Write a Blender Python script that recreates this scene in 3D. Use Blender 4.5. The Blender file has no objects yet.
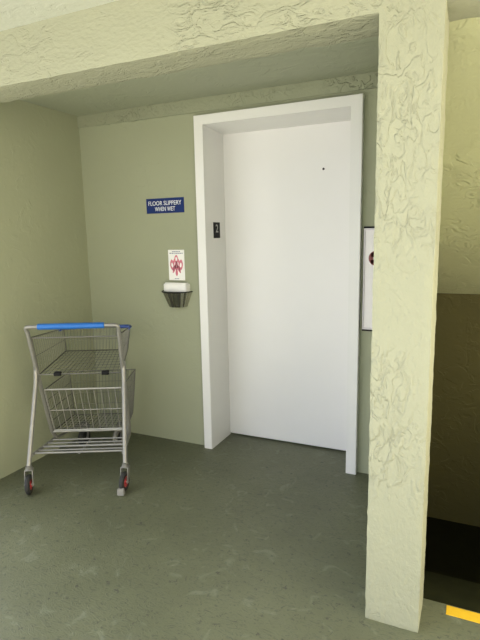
import bpy, bmesh, math, random
from mathutils import Vector, Matrix, noise

random.seed(7)
SC = bpy.context.scene
C = SC.collection
PI = math.pi

# ------------------------------------------------------------------ camera
F_PX, YAW, PITCH, ROLL, CAM_H = 504.86, 0.4341, 0.1687, -0.0207, 1.459
fwd0 = Vector((-math.sin(YAW), math.cos(YAW), 0)); rt0 = Vector((math.cos(YAW), math.sin(YAW), 0)); up0 = Vector((0, 0, 1))
fwd = math.cos(PITCH)*fwd0 - math.sin(PITCH)*up0
up1 = math.cos(PITCH)*up0 + math.sin(PITCH)*fwd0
rt = math.cos(ROLL)*rt0 + math.sin(ROLL)*up1
upv = math.cos(ROLL)*up1 - math.sin(ROLL)*rt0
cam_d = bpy.data.cameras.new('camera')
cam = bpy.data.objects.new('camera', cam_d); C.objects.link(cam)
cam_d.sensor_fit = 'VERTICAL'; cam_d.sensor_height = 32.0; cam_d.lens = F_PX/640*32.0
cam_d.clip_start = 0.02
cam.matrix_world = Matrix(((rt.x, upv.x, -fwd.x, 0), (rt.y, upv.y, -fwd.y, 0), (rt.z, upv.z, -fwd.z, CAM_H), (0, 0, 0, 1)))
SC.camera = cam

# ------------------------------------------------------------------ sky, sun, exposure
world = bpy.data.worlds.new('World'); SC.world = world; world.use_nodes = True
bg = world.node_tree.nodes['Background']
bg.inputs['Color'].default_value = (0.87, 0.915, 0.97, 1); bg.inputs['Strength'].default_value = 2.0
# hazy sky: brighter around the sun, which stands high on the left
wn = world.node_tree
w_tc = wn.nodes.new('ShaderNodeTexCoord'); w_dot = wn.nodes.new('ShaderNodeVectorMath'); w_dot.operation = 'DOT_PRODUCT'
w_dot.inputs[1].default_value = tuple(Vector((-0.65, -0.10, 1.0)).normalized())
w_mr = wn.nodes.new('ShaderNodeMapRange'); w_mr.interpolation_type = 'SMOOTHSTEP'
w_mr.inputs['From Min'].default_value = 0.2; w_mr.inputs['From Max'].default_value = 1.0
w_mr.inputs['To Min'].default_value = 2.0; w_mr.inputs['To Max'].default_value = 7.0
wn.links.new(w_tc.outputs['Generated'], w_dot.inputs[0]); wn.links.new(w_dot.outputs['Value'], w_mr.inputs['Value'])
wn.links.new(w_mr.outputs['Result'], bg.inputs['Strength'])
sun_d = bpy.data.lights.new('sun', 'SUN'); sun = bpy.data.objects.new('sun', sun_d); C.objects.link(sun)
sun_d.energy = 25.0; sun_d.color = (1.0, 0.95, 0.85); sun_d.angle = math.radians(0.6)
sun.rotation_euler = (Vector((0.65, 0.10, -1.0))).to_track_quat('-Z', 'Y').to_euler()
SC.view_settings.view_transform = 'Standard'; SC.view_settings.look = 'None'
SC.view_settings.gamma = 1.0; SC.view_settings.use_curve_mapping = False
SC.view_settings.exposure = -0.52

# ------------------------------------------------------------------ materials
def new_mat(name):
    m = bpy.data.materials.new(name); m.use_nodes = True
    nt = m.node_tree
    return m, nt, nt.nodes['Principled BSDF']

def N(nt, t, **kw):
    n = nt.nodes.new(t)
    for k, v in kw.items(): setattr(n, k, v)
    return n

def simple(name, col, rough=0.5, metal=0.0, var=0.06, scale=30.0, spec=0.5):
    """solid colour broken up by a faint procedural noise"""
    m, nt, b = new_mat(name)
    tc = N(nt, 'ShaderNodeTexCoord'); nz = N(nt, 'ShaderNodeTexNoise')
    nz.inputs['Scale'].default_value = scale; nz.inputs['Detail'].default_value = 3
    mx = N(nt, 'ShaderNodeMix', data_type='RGBA')
    nt.links.new(tc.outputs['Object'], nz.inputs['Vector'])
    nt.links.new(nz.outputs['Fac'], mx.inputs[0])
    mx.inputs[6].default_value = (*[max(0, c*(1-var)) for c in col], 1)
    mx.inputs[7].default_value = (*[min(1, c*(1+var)) for c in col], 1)
    nt.links.new(mx.outputs[2], b.inputs['Base Color'])
    b.inputs['Roughness'].default_value = rough; b.inputs['Metallic'].default_value = metal
    b.inputs['Specular IOR Level'].default_value = spec
    return m

def stucco(name, col, knock=0.006, fine=0.002, scale=14.0, stretch=(1, 1, 1), lo=0.44, hi=0.56, rough=0.75, rot=0.0):
    """painted knock-down plaster: flattened plateaus with ragged edges plus fine grain"""
    m, nt, b = new_mat(name)
    tc = N(nt, 'ShaderNodeTexCoord'); mp = N(nt, 'ShaderNodeMapping')
    mp.inputs['Scale'].default_value = stretch; mp.inputs['Rotation'].default_value = (0, rot, 0)
    nt.links.new(tc.outputs['Object'], mp.inputs['Vector'])
    n1 = N(nt, 'ShaderNodeTexNoise'); n1.inputs['Scale'].default_value = scale; n1.inputs['Detail'].default_value = 5
    n1.inputs['Roughness'].default_value = 0.55; n1.inputs['Distortion'].default_value = 1.2
    r1 = N(nt, 'ShaderNodeMapRange', interpolation_type='SMOOTHSTEP')
    r1.inputs['From Min'].default_value = lo; r1.inputs['From Max'].default_value = hi
    n2 = N(nt, 'ShaderNodeTexNoise'); n2.inputs['Scale'].default_value = scale*4; n2.inputs['Detail'].default_value = 4
    n3 = N(nt, 'ShaderNodeTexNoise'); n3.inputs['Scale'].default_value = 1.6; n3.inputs['Detail'].default_value = 4
    n4 = N(nt, 'ShaderNodeTexNoise'); n4.inputs['Scale'].default_value = 3.2; n4.inputs['Detail'].default_value = 2
    r4 = N(nt, 'ShaderNodeMapRange'); r4.inputs['From Min'].default_value = 0.38; r4.inputs['From Max'].default_value = 0.66
    for n in (n1, n2): nt.links.new(mp.outputs['Vector'], n.inputs['Vector'])
    for n in (n3, n4): nt.links.new(tc.outputs['Object'], n.inputs['Vector'])
    nt.links.new(n1.outputs['Fac'], r1.inputs['Value']); nt.links.new(n4.outputs['Fac'], r4.inputs['Value'])
    mm = N(nt, 'ShaderNodeMath', operation='MULTIPLY')
    nt.links.new(r1.outputs['Result'], mm.inputs[0]); nt.links.new(r4.outputs['Result'], mm.inputs[1])
    b1 = N(nt, 'ShaderNodeBump'); b1.inputs['Distance'].default_value = knock; b1.inputs['Strength'].default_value = 1.0
    b2 = N(nt, 'ShaderNodeBump'); b2.inputs['Distance'].default_value = fine; b2.inputs['Strength'].default_value = 1.0
    nt.links.new(mm.outputs[0], b1.inputs['Height']); nt.links.new(n2.outputs['Fac'], b2.inputs['Height'])
    nt.links.new(b1.outputs['Normal'], b2.inputs['Normal']); nt.links.new(b2.outputs['Normal'], b.inputs['Normal'])
    mx = N(nt, 'ShaderNodeMix', data_type='RGBA')
    mx.inputs[6].default_value = (*[c*0.93 for c in col], 1); mx.inputs[7].default_value = (*[c*1.06 for c in col], 1)
    nt.links.new(n3.outputs['Fac'], mx.inputs[0]); nt.links.new(mx.outputs[2], b.inputs['Base Color'])
    b.inputs['Roughness'].default_value = rough; b.inputs['Specular IOR Level'].default_value = 0.3
    return m

def floor_material():
    m, nt, b = new_mat('painted_concrete_floor')
    tc = N(nt, 'ShaderNodeTexCoord')
    big = N(nt, 'ShaderNodeTexNoise'); big.inputs['Scale'].default_value = 2.2; big.inputs['Detail'].default_value = 5
    mid = N(nt, 'ShaderNodeTexNoise'); mid.inputs['Scale'].default_value = 9; mid.inputs['Detail'].default_value = 6; mid.inputs['Distortion'].default_value = 1.5
    # trowel scratches: stretched noise, warped into arcs
    mp = N(nt, 'ShaderNodeMapping'); mp.inputs['Scale'].default_value = (16, 38, 1); mp.inputs['Rotation'].default_value = (0, 0, 0.45)
    scr = N(nt, 'ShaderNodeTexNoise'); scr.inputs['Scale'].default_value = 1.0; scr.inputs['Detail'].default_value = 4; scr.inputs['Distortion'].default_value = 4.5
    spk = N(nt, 'ShaderNodeTexNoise'); spk.inputs['Scale'].default_value = 30; spk.inputs['Detail'].default_value = 8; spk.inputs['Roughness'].default_value = 0.75
    for n in (big, mid, mp, spk): nt.links.new(tc.outputs['Object'], n.inputs['Vector'])
    nt.links.new(mp.outputs['Vector'], scr.inputs['Vector'])
    base = N(nt, 'ShaderNodeMix', data_type='RGBA')
    base.inputs[6].default_value = (0.064, 0.068, 0.037, 1); base.inputs[7].default_value = (0.148, 0.154, 0.094, 1)
    nt.links.new(big.outputs['Fac'], base.inputs[0])
    # scratches darken
    rs = N(nt, 'ShaderNodeMapRange'); rs.inputs['From Min'].default_value = 0.54; rs.inputs['From Max'].default_value = 0.70; rs.inputs['To Max'].default_value = 0.75
    nt.links.new(scr.outputs['Fac'], rs.inputs['Value'])
    m1 = N(nt, 'ShaderNodeMix', data_type='RGBA'); m1.inputs[7].default_value = (0.045, 0.052, 0.036, 1)
    nt.links.new(rs.outputs['Result'], m1.inputs[0]); nt.links.new(base.outputs[2], m1.inputs[6])
    rk = N(nt, 'ShaderNodeMapRange'); rk.inputs['From Min'].default_value = 0.585; rk.inputs['From Max'].default_value = 0.645; rk.inputs['To Max'].default_value = 0.8
    nt.links.new(spk.outputs['Fac'], rk.inputs['Value'])
    m2 = N(nt, 'ShaderNodeMix', data_type='RGBA'); m2.inputs[7].default_value = (0.03, 0.034, 0.026, 1)
    nt.links.new(rk.outputs['Result'], m2.inputs[0]); nt.links.new(m1.outputs[2], m2.inputs[6])
    rm = N(nt, 'ShaderNodeMapRange'); rm.inputs['From Min'].default_value = 0.58; rm.inputs['From Max'].default_value = 0.75; rm.inputs['To Max'].default_value = 0.45
    nt.links.new(mid.outputs['Fac'], rm.inputs['Value'])
    m3 = N(nt, 'ShaderNodeMix', data_type='RGBA'); m3.inputs[7].default_value = (0.22, 0.24, 0.18, 1)
    nt.links.new(rm.outputs['Result'], m3.inputs[0]); nt.links.new(m2.outputs[2], m3.inputs[6])
    nt.links.new(m3.outputs[2], b.inputs['Base Color'])
    rr = N(nt, 'ShaderNodeMapRange'); rr.inputs['To Min'].default_value = 0.42; rr.inputs['To Max'].default_value = 0.62
    nt.links.new(mid.outputs['Fac'], rr.inputs['Value']); nt.links.new(rr.outputs['Result'], b.inputs['Roughness'])
    bp = N(nt, 'ShaderNodeBump'); bp.inputs['Distance'].default_value = 0.0022; bp.inputs['Strength'].default_value = 0.8
    nt.links.new(scr.outputs['Fac'], bp.inputs['Height']); nt.links.new(bp.outputs['Normal'], b.inputs['Normal'])
    return m

GREEN = (0.300, 0.305, 0.222)
M_col = stucco('column_stucco', GREEN, knock=0.0040, fine=0.0040, scale=17, stretch=(1.3, 1.3, 0.8), rot=0.6)
M_beam = stucco('beam_stucco', GREEN, knock=0.0045, fine=0.0040, scale=15, stretch=(0.7, 1, 1.4))
M_ceil = stucco('ceiling_stucco', (0.46, 0.475, 0.41), knock=0.004, fine=0.003, scale=10)
M_lobby_ceil = stucco('lobby_ceiling_shaded', (0.34, 0.36, 0.27), knock=0.002, fine=0.001, scale=8)  # outer ceiling paint with the lobby's shade put into the colour
M_wall = stucco('lobby_wall_paint', (0.315, 0.330, 0.230), knock=0.001, fine=0.0010, scale=9, lo=0.5, hi=0.62)
M_band = stucco('rough_header_stucco', (0.27, 0.285, 0.20), knock=0.005, fine=0.003, scale=16)
M_soffit = stucco('stair_soffit_stucco', (0.38, 0.385, 0.235), knock=0.006, fine=0.003, scale=14)
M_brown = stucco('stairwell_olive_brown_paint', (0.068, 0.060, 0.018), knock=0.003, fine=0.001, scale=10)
M_stair = simple('shaded_landing', (0.006, 0.006, 0.002), 1.0, spec=0.05, var=0.3, scale=12)  # near black: shade on the landing put into its colour
M_step = simple('shaded_step_green', (0.018, 0.019, 0.008), 1.0, spec=0.05, var=0.3, scale=14)  # floor green with the stairwell's shade put into the colour
M_floor = floor_material()
M_ground = simple('pale_outdoor_concrete', (0.46, 0.45, 0.40), 0.9, var=0.12, scale=3)
M_cream = simple('bounce_wall_cream', (0.80, 0.74, 0.55), 0.9, var=0.05, scale=4)
M_yellow = simple('yellow_line_paint', (0.64, 0.385, 0.012), 0.6, var=0.12, scale=40)
M_white = simple('white_satin_enamel', (0.72, 0.715, 0.705), 0.38, var=0.02, scale=6)
M_door = simple('white_door_enamel', (0.755, 0.745, 0.74), 0.36, var=0.02, scale=5)
M_dark = simple('black_void', (0.01, 0.01, 0.01), 0.8)
M_blacksat = simple('black_plastic', (0.008, 0.008, 0.009), 0.6, spec=0.15)
M_rubber = simple('black_rubber', (0.018, 0.018, 0.018), 0.7, var=0.3)
M_navy = simple('navy_blue_sign_plastic', (0.008, 0.024, 0.130), 0.5, spec=0.2)
M_letter = simple('white_letter', (0.75, 0.77, 0.80), 0.5)
M_paper = simple('white_paper', (0.80, 0.79, 0.78), 0.6, var=0.02)
M_pink = simple('pink_red_print', (0.60, 0.17, 0.24), 0.6, var=0.25, scale=120)
M_inkblue = simple('grey_blue_ink', (0.18, 0.20, 0.30), 0.6)
M_steel = simple('brushed_steel', (0.52, 0.50, 0.46), 0.25, 1.0, var=0.15, scale=60)
M_chrome = simple('zinc_plated_wire', (0.17, 0.165, 0.145), 0.45, 0.5, var=0.15, scale=80)
M_tube = simple('silver_grey_tube', (0.27, 0.262, 0.245), 0.40, 0.5, var=0.10, scale=50)
M_gate = simple('lit_plated_wire', (0.33, 0.32, 0.29), 0.40, 0.4)  # basket wire with the light on the near side put into its colour
M_blue = simple('bright_blue_plastic', (0.008, 0.115, 0.43), 0.4, var=0.05)
M_blue2 = simple('dark_blue_plastic', (0.020, 0.060, 0.26), 0.4)
M_redhub = simple('red_wheel_hub', (0.40, 0.03, 0.035), 0.45)
M_greyhub = simple('pale_grey_plastic', (0.22, 0.21, 0.195), 0.5)
M_maroon = simple('dark_red_print', (0.20, 0.035, 0.035), 0.5)
M_cab = simple('off_white_cabinet_paint', (0.74, 0.71, 0.71), 0.4, var=0.03)
M_cabframe = simple('pale_grey_frame', (0.58, 0.55, 0.58), 0.4, var=0.03)
M_plateink = simple('grey_numeral', (0.40, 0.40, 0.40), 0.5)

# ------------------------------------------------------------------ mesh helpers
def link(name, bm, mat, parent=None, smooth=False, normals=True):
    if normals: bmesh.ops.recalc_face_normals(bm, faces=bm.faces)
    me = bpy.data.meshes.new(name); bm.to_mesh(me); bm.free()
    me.materials.append(mat)
    if smooth:
        for p in me.polygons: p.use_smooth = True
        try: me.set_sharp_from_angle(angle=math.radians(40))
        except Exception: pass
    o = bpy.data.objects.new(name, me); C.objects.link(o)
    if parent: o.parent = parent
    return o

def struct(name, bm, mat, parent=None, smooth=False, label=None):
    o = link(name, bm, mat, parent, smooth)
    if parent is None: o['kind'] = 'structure'
    if label: o['label'] = label
    return o

def box(bm, x0, x1, y0, y1, z0, z1, bev=0.0, seg=2):
    r = bmesh.ops.create_cube(bm, size=1.0)
    vs = r['verts']
    for v in vs:
        v.co = Vector(((x0+x1)/2 + v.co.x*(x1-x0), (y0+y1)/2 + v.co.y*(y1-y0), (z0+z1)/2 + v.co.z*(z1-z0)))
    if bev > 0:
        es = list({e for v in vs for e in v.link_edges})
        bmesh.ops.bevel(bm, geom=es, offset=bev, segments=seg, affect='EDGES', profile=0.5)
    return bm

def BM(): return bmesh.new()

def prism(bm, pts, axis, a0, a1):
    """extrude a polygon given in the plane across axis ('x','y','z') from a0 to a1"""
    def mk(p, a):
        return {'x': (a, p[0], p[1]), 'y': (p[0], a, p[1]), 'z': (p[0], p[1], a)}[axis]
    A = [bm.verts.new(mk(p, a0)) for p in pts]; B = [bm.verts.new(mk(p, a1)) for p in pts]
    n = len(pts)
    bm.faces.new(A); bm.faces.new(B[::-1])
    for i in range(n): bm.faces.new((A[i], B[i], B[(i+1) % n], A[(i+1) % n]))
    return A, B

def tube(bm, pts, r, n=8, cap=True):
    pts = [Vector(p) for p in pts]
    if not isinstance(r, (list, tuple)): r = [r]*len(pts)
    rings = []
    prev = None
    for i, p in enumerate(pts):
        if i == 0: t = pts[1]-pts[0]
        elif i == len(pts)-1: t = pts[-1]-pts[-2]
        else: t = (pts[i+1]-p).normalized() + (p-pts[i-1]).normalized()
        t.normalize()
        if prev is None:
            a = Vector((0, 0, 1)) if abs(t.z) < 0.9 else Vector((1, 0, 0))
            u = t.cross(a).normalized()
        else:
            u = (prev - t*prev.dot(t)).normalized()
        prev = u; w = t.cross(u)
        rings.append([bm.verts.new(p + r[i]*(math.cos(2*PI*k/n)*u + math.sin(2*PI*k/n)*w)) for k in range(n)])
    for a, b in zip(rings, rings[1:]):
        for k in range(n): bm.faces.new((a[k], a[(k+1) % n], b[(k+1) % n], b[k]))
    if cap:
        bm.faces.new(rings[0][::-1]); bm.faces.new(rings[-1])

def bend(pts, rad, seg=5):
    """round the inner corners of a polyline"""
    pts = [Vector(p) for p in pts]; out = [pts[0]]
    for i in range(1, len(pts)-1):
        p = pts[i]; a = (pts[i-1]-p); b = (pts[i+1]-p)
        d = min(rad, a.length*0.49, b.length*0.49)
        A = p+a.normalized()*d; B = p+b.normalized()*d
        for k in range(seg+1):
            t = k/seg
            out.append((1-t)**2*A + 2*t*(1-t)*p + t*t*B)
    out.append(pts[-1]); return out

def lathe(bm, prof, axis='z', n=24, a0=0.0, a1=2*PI, centre=(0, 0, 0), rmod=None):
    full = abs(a1-a0-2*PI) < 1e-6
    c = Vector(centre); cols = []
    m = n if full else n+1
    for k in range(m):
        a = a0+(a1-a0)*k/n; col = []
        for r, h in prof:
            rr = r*(rmod(a) if rmod else 1)
            u, v = rr*math.cos(a), rr*math.sin(a)
            q = {'z': (u, v, h), 'x': (h, u, v), 'y': (u, h, v)}[axis]
            col.append(bm.verts.new(c+Vector(q)))
        cols.append(col)
    rng = range(m) if full else range(m-1)
    for k in rng:
        a, b = cols[k], cols[(k+1) % m]
        for i in range(len(prof)-1):
            try: bm.faces.new((a[i], b[i], b[i+1], a[i+1]))
            except Exception: pass
    bmesh.ops.remove_doubles(bm, verts=bm.verts, dist=1e-6)

def text_mesh(txt, size, width=None, extrude=0.0006, spacing=1.0):
    """lettering as plain mesh in the XZ plane facing -Y, centred on the origin"""
    cu = bpy.data.curves.new('lettering', 'FONT'); cu.body = txt; cu.size = size
    cu.align_x = 'CENTER'; cu.align_y = 'CENTER'; cu.extrude = extrude; cu.space_character = spacing
    ob = bpy.data.objects.new('lettering', cu); C.objects.link(ob)
    bpy.context.view_layer.update()
    dg = bpy.context.evaluated_depsgraph_get()
    me = bpy.data.meshes.new_from_object(ob.evaluated_get(dg))
    bpy.data.objects.remove(ob); bpy.data.curves.remove(cu)
    bm = bmesh.new(); bm.from_mesh(me); bpy.data.meshes.remove(me)
    xs = [v.co.x for v in bm.verts]; ys = [v.co.y for v in bm.verts]
    cx, cy = (min(xs)+max(xs))/2, (min(ys)+max(ys))/2
    s = (width/(max(xs)-min(xs))) if width else 1.0
    for v in bm.verts:
        v.co = Vector(((v.co.x-cx)*s, -v.co.z, v.co.y-cy))
    return bm

def add_bm(dst, src, off=(0, 0, 0), rotz=0.0):
    M = Matrix.Translation(off) @ Matrix.Rotation(rotz, 4, 'Z')
    mp = {v: dst.verts.new(M @ v.co) for v in src.verts}
    for f in src.faces:
        try: dst.faces.new([mp[v] for v in f.verts])
        except Exception: pass
    src.free()

def thing(name, label, cat, loc=(0, 0, 0), rotz=0.0, group=None):
    o = bpy.data.objects.new(name, None); C.objects.link(o)
    o.empty_display_size = 0.1
    o.location = loc; o.rotation_euler = (0, 0, rotz); o['label'] = label; o['category'] = cat
    if group: o['group'] = group
    return o

def rough_box(x0, x1, y0, y1, z0, z1, step=0.03, amp=0.004, freq=14.0, bev=0.008):
    """box of dense quads with softly ragged faces and edges, like hand-trowelled plaster"""
    bm = bmesh.new()
    n = [max(1, round((b-a)/step)) for a, b in ((x0, x1), (y0, y1), (z0, z1))]
    lo = (x0, y0, z0); hi = (x1, y1, z1); vd = {}
    def V(i, j, k):
        key = (i, j, k)
        if key not in vd:
            q = [lo[a]+(hi[a]-lo[a])*(key[a]/n[a]) for a in range(3)]
            p = Vector(q); d = Vector((0, 0, 0)); ext = 0
            for a in range(3):
                if key[a] == 0: d[a] -= 1; ext += 1
                elif key[a] == n[a]: d[a] += 1; ext += 1
            w = noise.noise(p*freq)*amp + noise.noise(p*freq*2.7)*amp*0.5
            if ext >= 2: w = w*1.3 - bev*0.35
            vd[key] = bm.verts.new(p + d*w)
        return vd[key]
    def faces(ax):
        b, c = [(1, 2), (2, 0), (0, 1)][ax]
        for s in (0, n[ax]):
            for i in range(n[b]):
                for j in range(n[c]):
                    q = []
                    for di, dj in ((0, 0), (1, 0), (1, 1), (0, 1)):
                        key = [0, 0, 0]; key[ax] = s; key[b] = i+di; key[c] = j+dj
                        q.append(V(*key))
                    bm.faces.new(q)
    for ax in range(3): faces(ax)
    return bm

# ------------------------------------------------------------------ calibrated places (metres)
YF, YD, YW = 2.890, 3.182, 2.930           # face of the door casing, door leaf, back wall
YC, YCB = 1.746, 1.950                     # column and beam, front and back
XFL, XFR, XIL, XIR = -1.632, -0.5855, -1.572, -0.6475
ZFT, ZIN, ZDT = 2.189, 2.134, 2.117
XCL, XCR = -0.310, -0.114
ZB, ZCO, ZCI, ZBAND = 2.131, 2.357, 2.296, 2.213
XLW = -2.580

# ------------------------------------------------------------------ the setting
bm = BM(); prism(bm, [(-6.0, 0.25), (1.7, 0.25), (1.7, 1.944), (-0.25, 1.944), (-0.25, 3.4), (-6.0, 3.4)], 'z', -0.22, 0.0)
struct('floor', bm, M_floor)
bm = BM(); prism(bm, [(-16, -14), (14, -14), (14, 6), (1.7, 6), (1.7, 0.25), (-6.0, 0.25), (-6.0, 6), (-16, 6)], 'z', -0.22, -0.03)
struct('ground', bm, M_ground)
bm = BM(); box(bm, 2.6, 2.8, -4.0, 6.0, -0.2, 3.0); struct('wall_bounce', bm, M_cream)  # added, unseen cream wall that bounces sunlight in from the right
# back wall with the lift opening
bm = BM(); prism(bm, [(XLW, 0), (XFL+0.004, 0), (XFL+0.004, ZFT-0.004), (XFR-0.004, ZFT-0.004), (XFR-0.004, 0), (-0.33, 0), (-0.33, 2.40), (XLW, 2.40)], 'y', YW, YW+0.26)
struct('wall_back', bm, M_wall)
bm = BM(); box(bm, XFL-0.05, XFR+0.05, 3.30, 3.36, 0, 2.4); struct('wall_shaft', bm, M_dark)
bm = rough_box(XLW-0.01, -0.33, YW-0.014, YW+0.01, ZBAND, ZCI+0.01, 0.03, 0.003); struct('trim_1', bm, M_band, smooth=True)
bm = BM(); box(bm, XLW-0.2, XLW, YC, 3.4, 0, 2.40); struct('wall_left', bm, M_wall)
bm = BM(); box(bm, -0.335, -0.25, YCB-0.004, 3.3, 0, 2.40); struct('wall_right', bm, M_wall)
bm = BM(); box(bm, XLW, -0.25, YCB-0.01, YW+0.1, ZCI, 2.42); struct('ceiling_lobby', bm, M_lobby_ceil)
bm = BM(); box(bm, -4.0, 0.70, 0.74, YC+0.02, ZCO, 2.60); struct('ceiling', bm, M_ceil)
bm = rough_box(-4.0, XCL+0.02, YC, YCB, ZB, 2.42, 0.03, 0.003); struct('beam', bm, M_beam, smooth=True)
bm = rough_box(XCR-0.02, 1.25, YC+0.012, YCB, ZB, 2.42, 0.03, 0.004); struct('beam_stair', bm, M_beam, smooth=True)
bm = rough_box(XCL, XCR, YC, YCB, -0.01, 2.42, 0.016, 0.0018, 24.0, 0.006); struct('column', bm, M_col, smooth=True)
# stairwell: flight down under a parallel flight going up
TR, RI = 0.28, 0.1614
pts = [(1.944, -1.0), (1.944, 0.0)]
pts = [(YCB-0.005, -1.0), (YCB-0.005, -RI)]
y, z = YCB-0.005, -RI
for k in range(4):
    y += TR; pts.append((y, z)); z -= RI; pts.append((y, z))
yl, zl = pts[-1]
pts = pts[:-1] + [(y, -1.0)]
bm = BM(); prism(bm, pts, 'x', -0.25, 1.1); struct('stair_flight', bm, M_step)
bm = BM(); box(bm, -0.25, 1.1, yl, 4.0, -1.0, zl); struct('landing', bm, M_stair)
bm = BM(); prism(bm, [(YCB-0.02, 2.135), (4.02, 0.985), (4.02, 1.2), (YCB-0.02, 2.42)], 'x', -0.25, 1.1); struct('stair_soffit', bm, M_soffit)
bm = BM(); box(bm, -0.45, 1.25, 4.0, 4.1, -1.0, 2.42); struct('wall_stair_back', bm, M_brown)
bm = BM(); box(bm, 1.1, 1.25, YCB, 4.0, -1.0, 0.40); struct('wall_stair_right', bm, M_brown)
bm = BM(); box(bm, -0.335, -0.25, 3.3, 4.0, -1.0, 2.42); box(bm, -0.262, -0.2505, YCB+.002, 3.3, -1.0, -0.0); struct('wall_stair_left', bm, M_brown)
bm = BM(); box(bm, -0.027, 1.05, 1.885, 1.938, 0.0002, 0.0025, 0.0008, 1)
o = link('yellow_stripe', bm, M_yellow); o['kind'] = 'structure'

# lift door, its casing and the key hole
bm = BM()
A, B = prism(bm, [(XFL, 0), (XFL, ZFT), (XFR, ZFT), (XFR, 0), (XIR, 0), (XIR, ZIN), (XIL, ZIN), (XIL, 0)], 'y', YF, YD+0.005)
for v in (B[5], B[6]): v.co.z = ZDT
bmesh.ops.bevel(bm, geom=[e for e in bm.edges if abs(e.verts[0].co.y-YF) < 1e-5 and abs(e.verts[1].co.y-YF) < 1e-5 and (e.verts[0].co.z > 0.001 or e.verts[1].co.z > 0.001)], offset=0.003, segments=2, affect='EDGES')
struct('trim_2', bm, M_white, label='white painted casing around the lift door')
bm = BM(); box(bm, XIL-0.03, XIR+0.03, YD, YD+0.035, 0.011, ZDT+0.03, 0.0015, 1)
door = struct('door_1', bm, M_door)
bm = BM(); lathe(bm, [(0.0001, 0), (0.0075, 0), (0.0075, 0.003), (0.0001, 0.003)], 'y', 16, centre=(-0.880, YD-0.0025, 1.848))
link('keyhole', bm, M_dark, door)['label'] = 'small dark round keyhole'

# ------------------------------------------------------------------ signs and fittings on the walls
# blue warning sign
t = thing('warning_sign', 'small navy blue wall sign reading FLOOR SLIPPERY WHEN WET in white letters', 'sign', (-1.892, YW, 1.656))
bm = BM(); box(bm, -0.1475, 0.1475, -0.004, 0, -0.049, 0.049, 0.001, 1); link('board', bm, M_navy, t)
bm = BM()
add_bm(bm, text_mesh('FLOOR SLIPPERY', 0.040, 0.258), (0, -0.0046, 0.017)); add_bm(bm, text_mesh('WHEN WET', 0.040, 0.158), (0, -0.0046, -0.021))
link('lettering', bm, M_letter, t)
# poster
t = thing('notice', 'small white paper notice with a pink lobed emblem above the wall ash urn', 'notice', (-1.821, YW, 1.261))
bm = BM(); box(bm, -0.0625, 0.0625, -0.002, 0, -0.102, 0.102); link('sheet', bm, M_paper, t)
bm = BM()
def petal(bm, cx, cz, L, W, ang, y=-0.0028, hole=0.0):
    n = 20; out = []
    for k in range(n):
        a = 2*PI*k/n
        u = W*math.sin(a)*(0.55+0.45*abs(math.sin(a))); v = L*math.cos(a)
        out.append((cx+u*math.cos(ang)-v*math.sin(ang), cz+u*math.sin(ang)+v*math.cos(ang)))
    if hole:
        inn = [(cx+(p[0]-cx)*hole, cz+(p[1]-cz)*hole) for p in out]
        O1 = [bm.verts.new((p[0], y, p[1])) for p in out]; I1 = [bm.verts.new((p[0], y, p[1])) for p in inn]
        O2 = [bm.verts.new((p[0], -0.002, p[1])) for p in out]; I2 = [bm.verts.new((p[0], -0.002, p[1])) for p in inn]
        for k in range(n):
            j = (k+1) % n
            bm.faces.new((O1[k], O1[j], I1[j], I1[k])); bm.faces.new((O2[k], O1[k], O1[j], O2[j])) if False else bm.faces.new((O2[k], O2[j], O1[j], O1[k]))
            bm.faces.new((I1[k], I1[j], I2[j], I2[k]))
    else:
        prism(bm, out, 'y', y, -0.002)
petal(bm, 0, 0.040, 0.028, 0.015, 0, hole=0.55)
for s in (-1, 1):
    petal(bm, s*0.033, 0.000, 0.038, 0.017, -s*0.12, hole=0.45)
    petal(bm, s*0.016, -0.024, 0.034, 0.009, s*0.45)
petal(bm, 0, -0.004, 0.034, 0.012, 0, hole=0.3)
petal(bm, 0, -0.050, 0.024, 0.010, 0)
for s in (-1, 1): petal(bm, s*0.017, 0.026, 0.024, 0.007, s*0.35, y=-0.0026)
link('emblem', bm, M_pink, t)
def dashes(bm, z, w, h, seed):
    r = random.Random(seed); x = -w/2
    while x < w/2:
        l = r.uniform(0.006, 0.014); box(bm, x, min(x+l, w/2), -0.0026, -0.002, z-h/2, z+h/2); x += l+0.003
for a in ((0.090, 0.062, 0.006, 1), (0.079, 0.104, 0.006, 2), (-0.092, 0.034, 0.005, 3)):
    bm = BM(); dashes(bm, *a); link('print_line', bm, M_inkblue, t)['label'] = 'unreadable line of fine print'
# wall ash urn
t = thing('ash_urn', 'wall mounted ash urn with fluted steel bowl and white top beside the lift', 'ash urn', (-1.816, YW, 0.980))
def flute(a): return 1.0+0.030*math.cos(a*14)
bm = BM()
lathe(bm, [(0.001, 0.0), (0.062, 0.0), (0.068, 0.006), (0.104, 0.098), (0.110, 0.104), (0.106, 0.104), (0.098, 0.096), (0.064, 0.012), (0.001, 0.010)], 'z', 84, PI, 2*PI, (0, 0, 0), flute)
link('bowl', bm, M_steel, t, True)
bm = BM()
rr = []
for k in range(33):
    a = PI+PI*k/32; rr.append((0.110*math.cos(a), 0.110*math.sin(a)-0.001, 0.105))
tube(bm, rr, 0.0035, 8); link('rim', bm, M_blacksat, t, True)
bm = BM()
A, B = prism(bm, [(-0.093, -0.0), (-0.093, -0.030), (-0.085, -0.046), (-0.05, -0.056), (0.05, -0.056), (0.085, -0.046), (0.093, -0.030), (0.093, 0.0)], 'z', 0.106, 0.164)
bmesh.ops.bevel(bm, geom=[e for e in bm.edges if e.verts[0].co.z > 0.163 and e.verts[1].co.z > 0.163], offset=0.008, segments=3, affect='EDGES')
link('top_cover', bm, M_paper, t, True)['label'] = 'white top cover'
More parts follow.
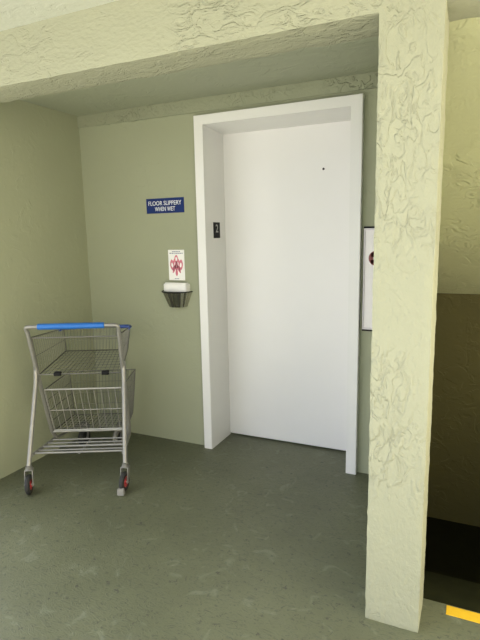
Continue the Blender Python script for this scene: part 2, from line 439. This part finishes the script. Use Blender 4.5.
# black floor number plate on the left jamb (faces +X)
t = thing('floor_number_plate', 'black plate with a grey numeral on the white jamb of the lift', 'number plate', (XIL, 3.048, 1.487))
bm = BM(); box(bm, 0, 0.003, -0.046, 0.046, -0.052, 0.052, 0.001, 1); link('plate', bm, M_blacksat, t)
bm = BM(); add_bm(bm, text_mesh('2', 0.075), (0.0036, 0, 0.012), PI/2); link('numeral', bm, M_plateink, t)
bm = BM()
for (a, b) in ((0, 0), (0, 1)):
    for zz in (-0.036, -0.042):
        lathe(bm, [(0.0001, 0.0045), (0.0018, 0.0040), (0.0022, 0.003)], 'x', 10, centre=(0, -0.004+b*0.008, zz))
link('braille_dots', bm, M_blacksat, t)
# framed white panel right of the lift, half behind the column
t = thing('framed_notice', 'tall white framed wall notice with a dark red round symbol, partly hidden by the column', 'sign', (-0.499, YW, 1.188))
bm = BM()
for x0, x1, z0, z1 in ((-0.070, -0.062, -0.288, 0.288), (0.062, 0.070, -0.288, 0.288), (-0.062, 0.062, 0.278, 0.288), (-0.062, 0.062, -0.288, -0.278)):
    box(bm, x0, x1, -0.022, 0, z0, z1, 0.001, 1)
link('frame', bm, M_cabframe, t)
bm = BM(); box(bm, -0.074, 0.074, -0.008, 0, -0.300, 0.298); link('frame_shadow', bm, M_blacksat, t)['label'] = 'dark strip standing for the shadow around the frame'  # thin black board stands in for the shadow above and below the frame
bm = BM(); box(bm, -0.062, 0.062, -0.016, -0.008, -0.278, 0.278); link('board', bm, M_cab, t)
bm = BM(); lathe(bm, [(0.016, -0.016), (0.016, -0.018), (0.042, -0.018), (0.042, -0.016)], 'y', 36, centre=(0, 0, 0.121)); box(bm, -0.030, 0.030, -0.018, -0.016, 0.128, 0.152); box(bm, -0.030, 0.030, -0.018, -0.016, 0.092, 0.112)
link('round_symbol', bm, M_maroon, t)

# ------------------------------------------------------------------ shopping cart, in its own frame: x lateral, y towards its front, z up
CX, CY = -2.028, 2.084
ROT = math.atan2(0.442, 0.897)
cart = thing('shopping_cart', 'two basket silver wire shopping cart with bright blue handle by the left wall', 'shopping cart', (CX, CY, 0), ROT)
HW = 0.278
# side frames
def leg_pts(s):
    return bend([(s*0.268, 0.128, 0.945), (s*0.260, 0.20, 0.655), (s*HW, 0.010, 0.150)], 0.03)
for s in (-1, 1):
    bm = BM(); tube(bm, bend([(s*0.262, 0.203, 0.72), (s*0.262, 0.190, 0.62), (s*HW, 0.010, 0.158)], 0.05), 0.0135, 12)
    lathe(bm, [(0.0001, 0.160), (0.018, 0.160), (0.018, 0.142), (0.0001, 0.142)], 'z', 14, centre=(s*HW, 0.008, 0))
    link('leg', bm, M_tube, cart, True)
    bm = BM(); tube(bm, bend([(s*0.262, 0.128, 0.925), (s*0.256, 0.205, 0.655), (s*0.246, 0.330, 0.245), (s*0.235, 0.36, 0.19)], 0.04), 0.0125, 12)
    link('side_tube', bm, M_tube, cart, True)
    bm = BM(); tube(bm, [(s*HW-s*0.012, 0.035, 0.212), (s*0.236, 0.36, 0.184), (s*0.14, 0.70, 0.160)], 0.010, 10)
    link('base_rail', bm, M_tube, cart, True)
# handle
bm = BM(); tube(bm, bend([(-0.262, 0.135, 0.912), (-0.272, 0.118, 0.957), (0.262, 0.118, 0.957), (0.262, 0.135, 0.912)], 0.03, 6), 0.0115, 12)
hb = link('handle_bar', bm, M_tube, cart, True)
bm = BM(); tube(bm, [(-0.198, 0.118, 0.957), (-0.195, 0.118, 0.957), (0.182, 0.118, 0.957), (0.185, 0.118, 0.957)], [0.013, 0.0175, 0.0175, 0.013], 14)
link('grip', bm, M_blue, hb, True)['label'] = 'bright blue grip sleeve'
# baskets
def lerp(a, b, t): return Vector(a)*(1-t)+Vector(b)*t
def panel(bm, q, nu, nv, r=0.0022, R=0.0038, frame=(1, 1, 1, 1), n=5):
    """wire grid over a quad q = [bottom-left, bottom-right, top-right, top-left]"""
    for i in range(nu+1):
        t = i/nu; rr = R if i in (0, nu) else r
        tube(bm, [lerp(q[0], q[1], t), lerp(q[3], q[2], t)], rr, n)
    for j in range(nv+1):
        t = j/nv; rr = R if j in (0, nv) else r
        tube(bm, [lerp(q[0], q[3], t), lerp(q[1], q[2], t)], rr, n)
U = dict(nl=(-0.245, 0.205, 0.650), nr=(0.245, 0.205, 0.650), fl=(-0.208, 0.610, 0.700), fr=(0.208, 0.610, 0.700),
         NL=(-0.250, 0.150, 0.890), NR=(0.250, 0.150, 0.890), FL=(-0.222, 0.640, 0.850), FR=(0.226, 0.640, 0.850))
bm = BM()
panel(bm, [U['nl'], U['nr'], U['fr'], U['fl']], 18, 9, 0.0018, 0.0042)          # floor
panel(bm, [U['fl'], U['fr'], U['FR'], U['FL']], 20, 2, 0.0018, 0.0042)          # front
panel(bm, [U['nl'], U['fl'], U['FL'], U['NL']], 16, 2, 0.0018, 0.0042)          # sides
panel(bm, [U['nr'], U['fr'], U['FR'], U['NR']], 16, 2, 0.0018, 0.0042)
ub = link('upper_basket', bm, M_chrome, cart, True)
# rear gate top wire of the upper basket
bm = BM(); tube(bm, [(-0.262, 0.152, 0.885), (0.262, 0.152, 0.885)], 0.0045, 8); link('gate_rod', bm, M_chrome, ub, True)
for x in (-0.135, 0.150):
    bm = BM(); box(bm, x-0.021, x+0.021, 0.190, 0.220, 0.640, 0.664, 0.004, 2)
    link('clip', bm, M_blacksat, ub, True)['label'] = 'black plastic clip'
for s in (1, -1):
    bm = BM()
    a = Vector(U['FR' if s > 0 else 'FL'])
    tube(bm, bend([a+Vector((-s*0.085, 0.004, 0.004)), a+Vector((s*0.004, 0.004, 0.004)), a+Vector((s*0.004, -0.07, 0.006))], 0.02), 0.0125, 10)
    link('corner_bumper', bm, M_blue2, ub, True)['label'] = 'dark blue corner bumper'
Lw = dict(nl=(-0.228, 0.335, 0.245), nr=(0.228, 0.335, 0.245), fl=(-0.205, 0.670, 0.225), fr=(0.205, 0.670, 0.225),
          NL=(-0.234, 0.235, 0.545), NR=(0.234, 0.235, 0.545), FL=(-0.222, 0.690, 0.535), FR=(0.234, 0.700, 0.535))
bm = BM()
panel(bm, [Lw['nl'], Lw['nr'], Lw['fr'], Lw['fl']], 18, 8, 0.0018, 0.0042)
panel(bm, [Lw['fl'], Lw['fr'], Lw['FR'], Lw['FL']], 20, 4, 0.0018, 0.0042)
panel(bm, [Lw['nl'], Lw['fl'], Lw['FL'], Lw['NL']], 16, 4, 0.0018, 0.0042)
panel(bm, [Lw['nr'], Lw['fr'], Lw['FR'], Lw['NR']], 16, 4, 0.0018, 0.0042)
lb = link('lower_basket', bm, M_chrome, cart, True)
bm = BM()
panel(bm, [Lw['nl'], Lw['nr'], Lw['NR'], Lw['NL']], 11, 2, 0.0025, 0.0055, n=6)
tube(bm, [(-0.248, 0.33, 0.238), (0.248, 0.33, 0.238)], 0.0075, 10)
link('rear_gate', bm, M_gate, lb, True)['label'] = 'wire gate at the handle end, coloured lighter as if lit'
# bottom rack
bm = BM()
for f, zz, r in ((0.065, 0.212, 0.0065), (0.110, 0.209, 0.0055), (0.175, 0.204, 0.008), (0.240, 0.198, 0.0055), (0.305, 0.193, 0.0055)):
    w = 0.262+(0.236-0.262)*(f-0.025)/0.335 if f < 0.36 else 0.236+(0.14-0.236)*(f-0.36)/0.34
    tube(bm, [(-w, f, zz), (w, f, zz)], r, 8)
tube(bm, [(0.0, 0.065, 0.202), (0.0, 0.335, 0.182)], 0.005, 8)
link('bottom_rack', bm, M_tube, cart, True)

# casters: fork mesh with wheel, hub, axle bolt children
def caster(x, y, ang, Rw, top, hubmat, rw=0.013, tyre=None):
    M = Matrix.Translation((x, y, 0)) @ Matrix.Rotation(ang, 4, 'Z')
    off = 0.028                                       # trail: wheel sits behind the swivel
    def put(bm):
        for v in bm.verts: v.co = M @ v.co
        return bm
    bm = BM()
    lathe(bm, [(0.0001, top), (0.020, top), (0.020, top-0.010), (0.0001, top-0.010)], 'z', 16)
    lathe(bm, [(0.0001, top-0.010), (0.014, top-0.010), (0.014, top-0.016), (0.0001, top-0.016)], 'z', 16)
    for s in (-1, 1):
        xa, xb = s*(rw+0.006), s*(rw+0.010)
        prism(bm, [(-0.018, top-0.012), (0.018, top-0.012), (0.010-off, Rw-0.010), (-0.010-off, Rw-0.010)], 'x', min(xa, xb), max(xa, xb))
    box(bm, -(rw+0.010), rw+0.010, -0.018, 0.018, top-0.016, top-0.010, 0.001, 1)
    fork = link('caster', put(bm), M_tube, cart, True)
    bm = BM(); lathe(bm, [(Rw*0.55, -rw*0.9), (Rw*0.86, -rw), (Rw*0.97, -rw*0.6), (Rw, 0), (Rw*0.97, rw*0.6), (Rw*0.86, rw), (Rw*0.55, rw*0.9), (Rw*0.55, -rw*0.9)], 'x', 32, centre=(0, -off, Rw))
    link('wheel', put(bm), tyre or M_rubber, fork, True)
    bm = BM(); lathe(bm, [(0.0001, -rw*1.05), (Rw*0.22, -rw*1.05), (Rw*0.25, -rw*0.6), (Rw*0.56, -rw*0.75), (Rw*0.56, rw*0.75), (Rw*0.25, rw*0.6), (Rw*0.22, rw*1.05), (0.0001, rw*1.05)], 'x', 24, centre=(0, -off, Rw))
    link('hub', put(bm), hubmat, fork, True)
    bm = BM(); lathe(bm, [(0.0001, -rw-0.014), (0.006, -rw-0.014), (0.006, rw+0.014), (0.0001, rw+0.014)], 'x', 10, centre=(0, -off, Rw))
    link('axle', put(bm), M_tube, fork, True)
    return fork, M, off
caster(-HW, 0.010, 0.13, 0.058, 0.150, M_redhub)
fk, M, off = caster(HW, 0.010, -0.19, 0.058, 0.150, M_redhub)
bm = BM()
# pale brake shoe standing low in front of the right rear wheel
prism(bm, [(-off-0.068, 0.004), (-off-0.066, 0.038), (-off-0.050, 0.044), (-off-0.044, 0.010), (-off-0.030, 0.004)], 'x', -0.020, 0.020)
bmesh.ops.bevel(bm, geom=list(bm.edges), offset=0.002, segments=1, affect='EDGES')
for v in bm.verts: v.co = M @ v.co
link('brake_shoe', bm, M_greyhub, fk)['label'] = 'pale grey shoe low on the wheel'
caster(-0.135, 0.680, -0.25, 0.064, 0.156, M_rubber, 0.017)
caster(0.112, 0.680, -0.45, 0.060, 0.154, M_rubber, 0.014, M_greyhub)
